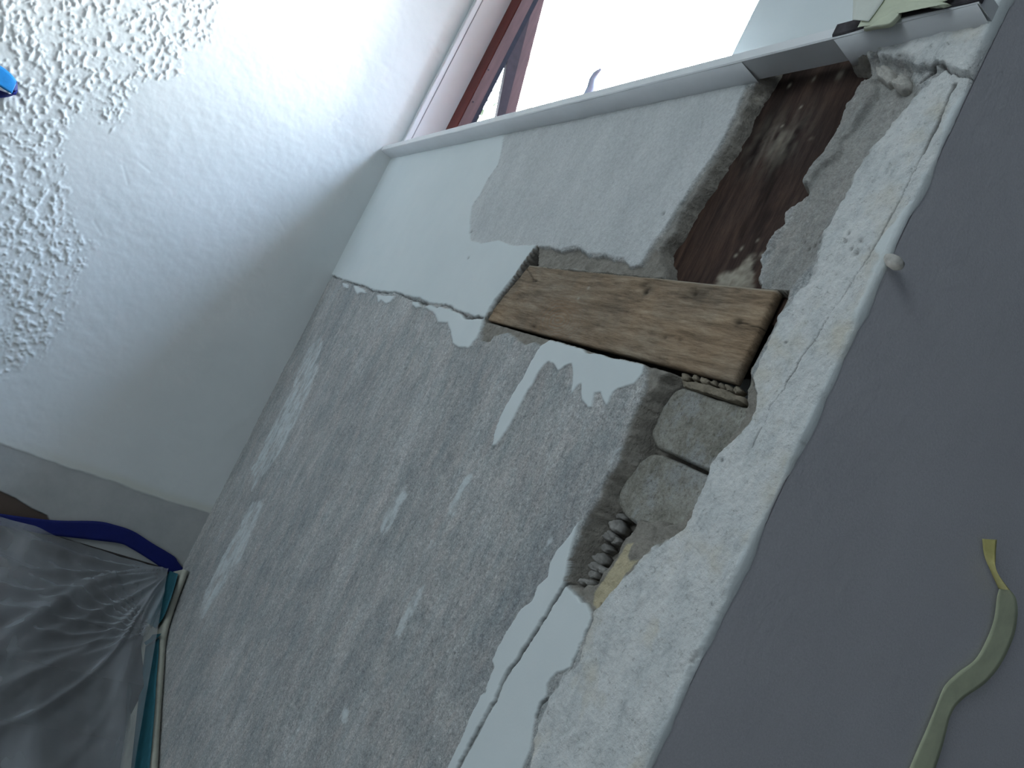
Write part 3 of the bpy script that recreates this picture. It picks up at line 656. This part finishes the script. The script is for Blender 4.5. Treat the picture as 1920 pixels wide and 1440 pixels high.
# ------------------------------------------------------------------ timber in the holes
HB = 0.004
bo = polyW([(992,497),(1456,543),(1374,716),(910,599)], HB)       # corners: top far, top near, bottom near, bottom far
ytf, ztf = bo[0]; ytn, ztn = bo[1]; ybn, zbn = bo[2]; ybf, zbf = bo[3]
def build_board():
    nu, nv = 260, 70; U = np.linspace(0, 1, nu); Vv = np.linspace(0, 1, nv)
    u = np.repeat(U, nv); v = np.tile(Vv, nu)
    topy = ytn + (ytf - ytn) * u; topz = ztn + (ztf - ztn) * u; by = ybn + (ybf - ybn) * u; bz = zbn + (zbf - zbn) * u
    Y = topy + (by - topy) * v; Z = topz + (bz - topz) * v
    edge = np.minimum.reduce([u * .49, (1 - u) * .49, v * .089, (1 - v) * .089])
    k = np.clip(1 - (1 - u) * .49 / .0018, 0, 1) * .9; rd = np.zeros_like(u); lt = np.zeros_like(u)  # one end edge painted dark to stand for shade in the gap
    h = 0.0007 * fbm(Y * .1, Z, 0.004, 4, 61) + 0.0008 * fbm(Y * .2, Z, 0.02, 3, 62)
    for (a, b, ry, rz, s) in ((1211,548,.006,.0042,1.0),(1208,534,.008,.004,.6),(1306,552,.016,.006,.6),(1302,550,.005,.0045,.9),(1384,604,.005,.003,.9),(1003,526,.004,.002,.8),(1050,512,.007,.003,.35),(1247,633,.003,.002,.6),(1275,637,.003,.002,.5),(1318,552,.004,.003,.5),(1000,612,.006,.002,.8),(1180,694,.03,.002,.4)):
        c = onW(a, b, HB)[1:]; e = np.exp(-(((Y - c[0]) / ry) ** 2 + ((Z - c[1]) / rz) ** 2) * (1 + .6 * fbm(Y, Z, .004, 2, 63)))
        k = np.maximum(k, e * s); h = h - e * 0.0018 * s
    c = onW(1045, 600, HB)[1:]; e = np.exp(-(((Y - c[0]) / .05) ** 2 + ((Z - c[1]) / .03) ** 2)); rd = e * (0.5 + 0.5 * np.sin(np.hypot((Y - c[0]) * .6, Z - c[1]) * 1500 + 4 * fbm(Y, Z, .02, 3, 64))) * .6
    for (a, b) in ((1103,540),(1085,560)):
        c = onW(a, b, HB)[1:]; lt = np.maximum(lt, np.exp(-(((Y - c[0]) ** 2 + (Z - c[1]) ** 2) / .002 ** 2)))
    lt = np.maximum(lt, sm(0.0015 - v * .089, .001) * 0.7)
    for pl in ([(1384,604),(1420,612),(1426,613)], [(985,498),(1000,524)]):
        d = line_d(Y, Z + .0006 * fbm(Y, Z, .01, 2, 65), polyW(pl, HB)); e = np.exp(-(d / .0007) ** 2); k = np.maximum(k, e * .9); h -= e * .001
    h = h - 0.0018 * np.clip(1 - edge / 0.002, 0, 1) ** 2
    Vt = np.stack([HB - h, Y, Z], 1); Q = grid_quads(nu, nv, False)
    # close the back
    per = [i * nv for i in range(nu)] + [(nu - 1) * nv + j for j in range(1, nv)] + [i * nv + nv - 1 for i in range(nu - 2, -1, -1)] + [j for j in range(nv - 2, 0, -1)]
    bk = Vt[per].copy(); bk[:, 0] = HB + 0.0105; base = len(Vt); m = len(per)
    Q2 = [(per[i], base + i, base + (i + 1) % m, per[(i + 1) % m]) for i in range(m)]
    Vt = np.vstack([Vt, bk]); Q = np.vstack([Q, Q2]); at = np.stack([k, rd, lt], 1); e1 = np.zeros((m, 3)); e1[:, 0] = .95; at = np.vstack([at, e1])  # rim behind the face painted dark, standing for shade round the board
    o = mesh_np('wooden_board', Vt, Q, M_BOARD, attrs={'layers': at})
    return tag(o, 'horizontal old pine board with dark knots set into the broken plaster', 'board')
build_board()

# upright dark timber at the back of the tall hole
def build_post():
    dx = 0.019; P = polyW([(1420,80),(1670,40),(1450,575),(1215,575)], dx)
    y0, y1 = 0.44, 0.90; z0 = 0.185; z1 = 0.478; nu, nv = 150, 220
    u = np.repeat(np.linspace(y0, y1, nu), nv); v = np.tile(np.linspace(z0, z1, nv), nu)
    h = 0.0009 * fbm(u, v * .12, 0.006, 4, 70) + 0.0018 * fbm(u, v * .4, 0.04, 3, 71)
    k = sm(fbm(u, v * .25, 0.02, 4, 72) - .35, .3) * .6
    # mortar smear and white specks at the bottom right, lighter bare streaks in the middle
    sme = sdf(u + .006 * fbm(u, v, .01, 4, 73), v + .006 * fbm(u, v, .01, 4, 74), polyW([(1330,540),(1360,508),(1385,498),(1408,478),(1416,490),(1414,520),(1414,560),(1330,560)], dx))
    lt = sm(sme, .008) * (.65 + .3 * fbm(u, v, .005, 3, 75))
    for (a, b, r) in ((1521,260,2),(1390,465,2.5),(1378,478,2),(1423,452,2),(1525,148,3),(1480,160,2.5),(1575,140,5),(1430,478,3),(1500,200,2),(1467,236,2)):
        c = onW(a, b, dx)[1:]; rr = r * .0006; lt = np.maximum(lt, np.exp(-(((u - c[0]) ** 2 + ((v - c[1]) * .6) ** 2) / rr ** 2)) * .7)
    c = onW(1455, 265, dx)[1:]
    lt = np.maximum(lt, .35 * np.exp(-(((u - c[0]) / .03) ** 2 + ((v - c[1]) / .03) ** 2)) * (.5 + fbm(u, v * .4, .006, 4, 76)))
    V = np.stack([dx - h, u, v], 1); Q = grid_quads(nu, nv, True)
    per = [i * nv for i in range(nu)] + [(nu - 1) * nv + j for j in range(1, nv)] + [i * nv + nv - 1 for i in range(nu - 2, -1, -1)] + [j for j in range(nv - 2, 0, -1)]
    bk = V[per].copy(); bk[:, 0] = dx + 0.012; base = len(V); m = len(per)
    V = np.vstack([V, bk]); Q = np.vstack([Q, [(per[i], per[(i + 1) % m], base + (i + 1) % m, base + i) for i in range(m)]])
    at = np.vstack([np.stack([k, k * 0, np.clip(lt, 0, 1)], 1), np.zeros((m, 3))])
    o = mesh_np('timber_post', V, Q, M_PANEL, attrs={'layers': at})
    return tag(o, 'dark brown upright timber seen inside the tall hole under the sill', 'timber')
build_post()


# ------------------------------------------------------------------ stones and lumps
def lump(name, outline, front, depth, mat, label=None, cat=None, group=None, parent=None, bev=0.25, dome=0.003, rough=0.0012, seed=1, nr=14, per_seg=10, ns=0.012, angular=False):
    """stone with the given outline (wall y,z), front face at x=front, going back by depth"""
    P = np.array(outline); c = P.mean(0); pts = []
    n = len(P)
    for i in range(n):                                   # rounded resample (Catmull-Rom)
        p0, p1, p2, p3 = P[i - 1], P[i], P[(i + 1) % n], P[(i + 2) % n]
        for s in range(per_seg):
            t = s / per_seg; pts.append(p1 + (p2 - p1) * t if angular else 0.5 * ((2 * p1) + (-p0 + p2) * t + (2 * p0 - 5 * p1 + 4 * p2 - p3) * t * t + (-p0 + 3 * p1 - 3 * p2 + p3) * t ** 3))
    pts = np.array(pts); m = len(pts); size = np.abs(P - c).max()
    V = [(front - dome, c[0], c[1])]
    for j in range(1, nr + 1):
        s = (j / nr) ** 0.8
        for q in pts:
            y, z = c + (q - c) * s; fall = max(0.0, (s - (1 - bev)) / bev); x = front - dome * (1 - s * s) + size * bev * (1 - math.sqrt(max(0, 1 - fall ** 2)))
            nn = mnoise.fractal(Vector((y / ns, z / ns, seed * 3.1)), 0.8, 2.0, 4) * rough
            V.append((x - nn, y + nn * .3, z + nn * .3))
    for q in pts: V.append((front + depth, *(c + (q - c) * 0.9)))
    V.append((front + depth, *c))
    T = [(0, 1 + k, 1 + (k + 1) % m) for k in range(m)]; last = len(V) - 1; b = last - m
    T += [(last, b + (k + 1) % m, b + k) for k in range(m)]
    Qs = []
    for j in range(nr):
        a = 1 + j * m; bb = a + m
        for k in range(m): k2 = (k + 1) % m; Qs.append((a + k, bb + k, bb + k2)); Qs.append((a + k, bb + k2, a + k2))
    o = mesh_np(name, V, np.array(T + Qs), mat, parent)
    bm = bmesh.new(); bm.from_mesh(o.data); bmesh.ops.recalc_face_normals(bm, faces=bm.faces); bm.to_mesh(o.data); bm.free()
    return tag(o, label, cat, group) if not parent else o


bx = 0.0165
lump('brick', polyW([(1268,727),(1290,727),(1330,742),(1380,757),(1408,770),(1392,820),(1372,860),(1352,888),(1330,884),(1290,866),(1250,848),(1228,838),(1218,815),(1226,790),(1244,755)], bx), bx, 0.024, M_BRICK,
     'rounded grey brick directly under the pine board, upper of the two', 'brick', 'bricks exposed in the narrow hole', bev=0.12, dome=0.0008, rough=0.0012, seed=2, nr=44)
lump('brick', polyW([(1230,850),(1262,860),(1300,878),(1328,890),(1350,900),(1335,950),(1310,990),(1280,1012),(1230,1000),(1182,978),(1158,952),(1155,930),(1170,900),(1196,868),(1212,853)], bx), bx, 0.024, M_BRICK,
     'rounded grey brick at the bottom, lower of the two in the hole', 'brick', 'bricks exposed in the narrow hole', bev=0.12, dome=0.0008, rough=0.0012, seed=5, nr=44)
ms = tag(empty('mortar_strip'), 'narrow ledge of crumbly mortar between the pine board and upper brick', 'mortar')
lump('ledge', polyW([(1274,712),(1300,712),(1340,724),(1380,738),(1392,742),(1388,752),(1376,755),(1340,742),(1300,731),(1275,722)], 0.012), 0.012, 0.03, M_STRIP, parent=ms, bev=0.2, dome=0.001, rough=0.0024, seed=7, per_seg=8, nr=24, ns=.007, angular=True)
for i, (a, b, r0) in enumerate(((1283,706,9),(1303,708,7),(1320,713,8),(1338,718,7),(1352,723,6),(1366,727,7),(1380,731,8))):
    rj = random.Random(i); pl = [(a + r0 * rj.uniform(.75, 1.25) * math.cos(t), b + r0 * rj.uniform(.65, 1.1) * math.sin(t)) for t in np.linspace(0, 2 * math.pi, 7)[:-1]]
    lump('mortar_lump', polyW(pl, 0.011), 0.011, 0.010, M_STRIP, parent=ms, bev=0.4, dome=0.001, rough=0.0022, seed=20 + i, nr=9, per_seg=4, ns=.005, angular=True)
RB = [(1122,958,17,13,.026,'loose grey stone wedged high against the cavity left side'), (1152,985,14,14,.020,'pale loose stone just below the lower brick corner'),
      (1140,1004,12,10,.022,'loose stone in the middle of the rubble pile, upper half'), (1150,1012,10,9,.026,'dark small stone behind the middle of the rubble'),
      (1128,1024,14,10,.028,'dark broad stone sunk deep in the rubble'), (1122,1046,13,11,.018,'pale rounded stone in the lower half of the rubble pile'),
      (1113,1062,12,9,.016,'flat grey stone resting low in the rubble pile'), (1110,1077,9,8,.012,'small round stone at the lower end of the rubble'),
      (1128,1068,8,8,.016,'small stone against the cream plaster edge low down'), (1092,1090,9,6,.008,'crumb of grey rubble at the very bottom left of the cavity'),
      (1104,1092,7,6,.008,'crumb of grey rubble at the very bottom right of the cavity'), (1162,968,9,7,.024,'small stone tucked under the lower brick'),
      (1108,1000,10,12,.034,'dark stone deep at the left side of the rubble')]
random.seed(4)
for i, (a, b, rx, ry, d, lab) in enumerate(RB):
    th0 = random.random(); k = 7
    pl = [(a + rx * (.85 + .3 * random.random()) * math.cos(th0 + t), b + ry * (.85 + .3 * random.random()) * math.sin(th0 + t)) for t in np.linspace(0, 2 * math.pi, k + 1)[:-1]]
    lump('rubble_stone', polyW(pl, d), d, 0.014, M_RUBBLE, lab, 'stone', 'loose rubble stones in the wall cavity', bev=0.35, dome=0.002, rough=0.0022, seed=40 + i, nr=10, per_seg=4, ns=.006, angular=True)
lump('plaster_chunk', polyW([(1684,137),(1698,140),(1704,150),(1700,163),(1688,169),(1675,163),(1672,150)], -0.002), -0.002, 0.014, M_CHUNK, 'pale plaster lump wedged beside the top right of the tall hole', 'plaster chunk', 'plaster lumps at the top of the tall hole', bev=.4, dome=.002, rough=.0034, seed=61, ns=.007, nr=20)
lump('plaster_chunk', polyW([(1640,124),(1662,122),(1676,134),(1674,150),(1664,158),(1652,150),(1642,142)], 0.0), 0.0, 0.014, M_CHUNK, 'broader pale plaster lump left of the wedged lump near the sill', 'plaster chunk', 'plaster lumps at the top of the tall hole', bev=.4, dome=.001, rough=.0036, seed=62, ns=.008, nr=20)
lump('plaster_chunk', polyW([(1658,478),(1676,474),(1689,484),(1684,497),(1668,500),(1656,492)], -0.004), -0.005, 0.008, M_CHUNK, 'tiny plaster crumb stuck on the right wall corner', 'plaster chunk', bev=.5, dome=.002, rough=.001, seed=63, nr=7, per_seg=4, ns=.006)
tube('wood_splinter', [onW(1622, 152, 0.012), onW(1617, 163, 0.006), onW(1610, 173, 0.006)], [.0014, .0013, .0006], simple('pale_splinter', (.7, .68, .62)))
tag(bpy.data.objects['wood_splinter'], 'thin white splinter hanging at the top of the tall hole', 'splinter')


# ------------------------------------------------------------------ tapes
def ribbon(name, left, right, mat, label=None, cat='tape', group=None, parent=None, thick=0.0004, normal=(0, -1, 0), sub=8, wob=0.0006, fuzz=0.0, nw=6):
    L = np.array(left); R = np.array(right); n = len(L)
    def cr(P):
        out = []
        for i in range(n - 1):
            p0, p1, p2, p3 = P[max(i - 1, 0)], P[i], P[i + 1], P[min(i + 2, n - 1)]
            for s in range(sub): t = s / sub; out.append(0.5 * ((2 * p1) + (-p0 + p2) * t + (2 * p0 - 5 * p1 + 4 * p2 - p3) * t * t + (-p0 + 3 * p1 - 3 * p2 + p3) * t ** 3))
        out.append(P[-1]); return np.array(out)
    L = cr(L); R = cr(R); m = len(L); N = np.array(normal, float); V = []
    rg = np.random.RandomState(len(name) + m)
    for side in (1, -1):
        for i in range(m):
            for j in range(nw + 1):
                p = L[i] + (R[i] - L[i]) * j / nw
                w = wob * float(vnoise(np.array([i * .13]), np.array([j * .3]), 1.0, 3)[0])
                V.append(p + N * (thick * side * .5 + w))
    Q = []; W = nw + 1; o2 = m * W
    for i in range(m - 1):
        for j in range(nw):
            a = i * W + j; Q.append((a, a + 1, a + W + 1, a + W)); Q.append((o2 + a, o2 + a + W, o2 + a + W + 1, o2 + a + 1))
        for j in (0, nw): a = i * W + j; Q.append((a, a + W, o2 + a + W, o2 + a))
    for i in (0, m - 1):
        for j in range(nw): a = i * W + j; Q.append((a, o2 + a, o2 + a + 1, a + 1))
    o = mesh_np(name, V, Q, mat, parent)
    bm = bmesh.new(); bm.from_mesh(o.data); bmesh.ops.recalc_face_normals(bm, faces=bm.faces); bm.to_mesh(o.data); bm.free()
    return tag(o, label, cat, group) if not parent else o


def Yp(pts, yy): return [onY(a, b, yy) for a, b in pts]
def Wp(pts, d): return [onW(a, b, d) for a, b in pts]


# navy tape holding the sheet along the far wall
yt = YL - 0.006
ribbon('masking_tape', Yp([(-90,948),(0,963),(60,971),(110,976),(180,977),(215,984),(250,996),(285,1018),(325,1042),(334,1054),(345,1068)], yt),
       Yp([(-90,972),(0,985),(60,998),(110,1005),(180,1013),(225,1019),(245,1028),(275,1046),(305,1066),(318,1074),(338,1080)], yt - .002), M_BLUE, 'long navy masking tape holding the plastic sheet to the left wall', 'tape')
yr = YR - 0.0035
yt2 = ribbon('masking_tape', Yp([(1873,1104),(1869,1120),(1863,1160),(1850,1200),(1827,1237),(1795,1262),(1770,1288),(1753,1327),(1732,1377),(1705,1445),(1680,1500)], yr),
       Yp([(1892,1104),(1905,1123),(1908,1157),(1898,1197),(1877,1243),(1847,1280),(1803,1313),(1783,1340),(1770,1390),(1752,1445),(1735,1500)], yr - .004), M_YEL, 'long curling yellow-green masking tape hanging on the dark right wall', 'tape')
ribbon('folded_end', Yp([(1841,1010),(1845,1040),(1855,1067),(1873,1104)], yr), Yp([(1869,1012),(1867,1040),(1869,1070),(1892,1106)], yr - .008), M_YELD, parent=yt2)
yt2.children[0]['label'] = 'darker yellow folded back end'
# bright blue tape wad at the top left
bt = ribbon('masking_tape', Yp([(-60,92),(0,123),(22,140),(32,153)], YL - .007), Yp([(-60,140),(-10,158),(8,168),(22,176)], YL - .017), M_SKYBLUE, 'bright blue masking tape stub curling off the textured left wall', 'tape')
ribbon('rolled_edge', Yp([(-60,150),(-10,166),(8,172),(20,176),(33,168)], YL - .015), Yp([(-60,176),(-10,183),(6,183),(22,180),(33,172)], YL - .004), M_BLUE, parent=bt)
ribbon('curled_lip', Yp([(32,152),(33,162),(33,170)], YL - .007), Yp([(22,176),(26,178),(30,178)], YL - .014), M_BLUE, parent=bt)

# pale tape / peeled skin over the dark strip at the top right
pf = ribbon('masking_tape', Wp([(1626,-30),(1624,0),(1621,26),(1608,51)], -0.0405), Wp([(1800,-30),(1774,2),(1706,12),(1640,48)], -0.038), M_PALETAPE, 'pale greenish masking tape torn off over the dark strip above the sill', 'tape', normal=(-1, 0, 0), nw=14)
ribbon('second_layer', Wp([(1600,-30),(1600,5),(1599,38)], -0.043), Wp([(1668,-30),(1657,0),(1628,40)], -0.0415), M_PALETAPE2, parent=pf, normal=(-1, 0, 0))
lump('torn_edge', polyW([(1655,2),(1772,2),(1764,9),(1718,9),(1689,17),(1684,28),(1671,42),(1661,46),(1640,49),(1615,52),(1640,25)], -0.039), -0.039, .0008, M_PALETAPE, parent=pf, bev=.1, dome=0, rough=.0004, per_seg=3)

# teal tapes along the sloping skirting
XS = -0.015
def skirt():
    e0 = [(345,1068),(318,1140),(303,1195),(296,1270),(290,1350),(284,1440),(276,1560)]
    e1 = [(326,1072),(282,1150),(268,1200),(252,1270),(240,1350),(226,1440),(208,1560)]
    return ribbon('baseboard_right', Wp(e0, XS), Wp(e1, XS), M_SKIRT, thick=.012, normal=(-1, 0, 0), wob=.0004)
b = skirt(); b.location.x += 0.005
for k in ('label', 'category'):
    if k in b: del b[k]
tag(b, kind='structure')
ribbon('masking_tape', Wp([(334,1076),(328,1098),(318,1130),(306,1158),(292,1178)], XS - .008), Wp([(318,1070),(306,1096),(292,1124),(279,1150),(275,1168)], XS - .010), M_TEAL,
       'short dark teal masking tape below the navy tape in the corner', 'tape', 'teal tapes on the skirting', normal=(-1, 0, 0))
ribbon('masking_tape', Wp([(299,1196),(297,1230),(294,1270),(289,1340),(281,1440),(272,1540)], XS - .0035), Wp([(273,1212),(268,1250),(262,1290),(256,1350),(246,1440),(236,1540)], XS - .0035), M_TEAL,
       'long teal masking tape running down the skirting at the bottom left', 'tape', 'teal tapes on the skirting', normal=(-1, 0, 0))
ribbon('masking_tape', Wp([(303,1188),(292,1199),(274,1210)], XS - .010), Wp([(286,1190),(280,1198),(270,1204)], XS - .006), M_TEAL,
       'small dark twisted scrap of teal tape between the two teal strips', 'tape', normal=(-1, 0, 0))


# ------------------------------------------------------------------ plastic sheet
def plastic_sheet():
    nu, nv = 260, 220
    U = np.repeat(np.linspace(0, 1, nu), nv); Vv = np.tile(np.linspace(0, 1, nv), nu)
    x = -0.030 - 0.75 * U ** 1.1; y = 1.817 - 0.75 * Vv
    z = -0.630 - (1.82 - y) * 0.475 + 0.010 * np.sin(x * 9)
    # folds radiating from the taped corner plus slack
    cx, cy = -0.02, 1.80
    ang = np.arctan2(-(x - cx), -(y - cy) + .02); r = np.hypot(x - cx, y - cy)
    fold = 0
    rs = np.random.RandomState(3)
    for i in range(13):
        a0 = .08 + i * .115 + rs.rand() * .05; w = .012 + .035 * rs.rand(); A = .003 + .009 * rs.rand()
        fold = fold + A * np.exp(-((ang - a0 - .10 * np.sin(r * 9 + i)) / w) ** 2) * np.clip(r / .08, 0, 1) * np.clip(1.3 - r * (.6 + rs.rand()), 0, 1)
    c2x, c2y = -0.03, 1.66
    ang2 = np.arctan2(-(x - c2x), (y - c2y) + .0); r2 = np.hypot(x - c2x, y - c2y)
    for i in range(9):
        a0 = .9 + i * .16; w = .02 + .03 * rs.rand(); fold = fold + (.004 + .009 * rs.rand()) * np.exp(-((ang2 - a0) / w) ** 2) * np.clip(r2 / .05, 0, 1) * np.exp(-r2 * 3)
    z = z + fold * 1.1 + 0.010 * fbm(x, y, 0.16, 4, 80) * np.clip(U * 8, 0, 1) * np.clip(Vv * 12, 0, 1)
    V = np.stack([x, y, z], 1)
    n = NT('clear_plastic_film', 0.25, 0.6); t = n.t
    for k in ('Base Color',): n.b.inputs[k].default_value = (0.62, 0.66, 0.70, 1)
    tr = t.nodes.new('ShaderNodeBsdfTransparent'); mx = t.nodes.new('ShaderNodeMixShader')
    lw = t.nodes.new('ShaderNodeLayerWeight'); lw.inputs[0].default_value = 0.35
    f = n.math('ADD', n.math('ADD', 0.15, n.math('MULTIPLY', lw.outputs['Facing'], 0.40)), n.math('MULTIPLY', n.ramp(n.noise(5, 3, .5, n.mapping((2.2, .6, 1))), [(.40, (0, 0, 0)), (.70, (1, 1, 1))]), 0.24))
    n.lk(f, mx.inputs[0]); n.lk(tr.outputs[0], mx.inputs[1]); n.lk(n.b.outputs[0], mx.inputs[2]); n.lk(mx.outputs[0], t.nodes['Material Output'].inputs[0])
    o = mesh_np('plastic_sheet', V, grid_quads(nu, nv), n.m)
    return tag(o, 'crumpled clear plastic dust sheet covering the dark steps at bottom left', 'plastic sheet')
plastic_sheet()

# ------------------------------------------------------------------ shrub outside, seen through the gap of the open sash
def shrub():
    root = tag(empty('garden_bush', (1.6, 5.2, 0.0)), 'sunlit green shrub outside, seen through the gap beside the open sash', 'shrub')
    a = onY(915, 190, 5.0); bm = bmesh.new(); random.seed(9)
    for i in range(240):
        c = Vector(a) + Vector((random.gauss(-.12, .09), random.gauss(0, .15), random.gauss(-.1, .2)))
        u = Vector((random.gauss(0, 1), random.gauss(0, 1), random.gauss(0, 1))).normalized(); w = u.orthogonal().normalized()
        s = random.uniform(.035, .06)
        bm.faces.new([bm.verts.new(c - u * s), bm.verts.new(c + w * s * .4), bm.verts.new(c + u * s), bm.verts.new(c - w * s * .4)])
    f = bm_obj('foliage', bm, M_LEAF, root); f.matrix_parent_inverse = Matrix.Translation(-root.location)
    for k in range(4):
        t = tube('stem', [(a[0] + .05 * k, a[1], a[2] - 1.4), (a[0] + .1 * k - .1, a[1] + .05, a[2] - .4), (a[0] + .22 * k - .3, a[1], a[2] + .5)], [.03, .02, .008], M_TWIG, root)
        t.matrix_parent_inverse = Matrix.Translation(-root.location)
shrub()
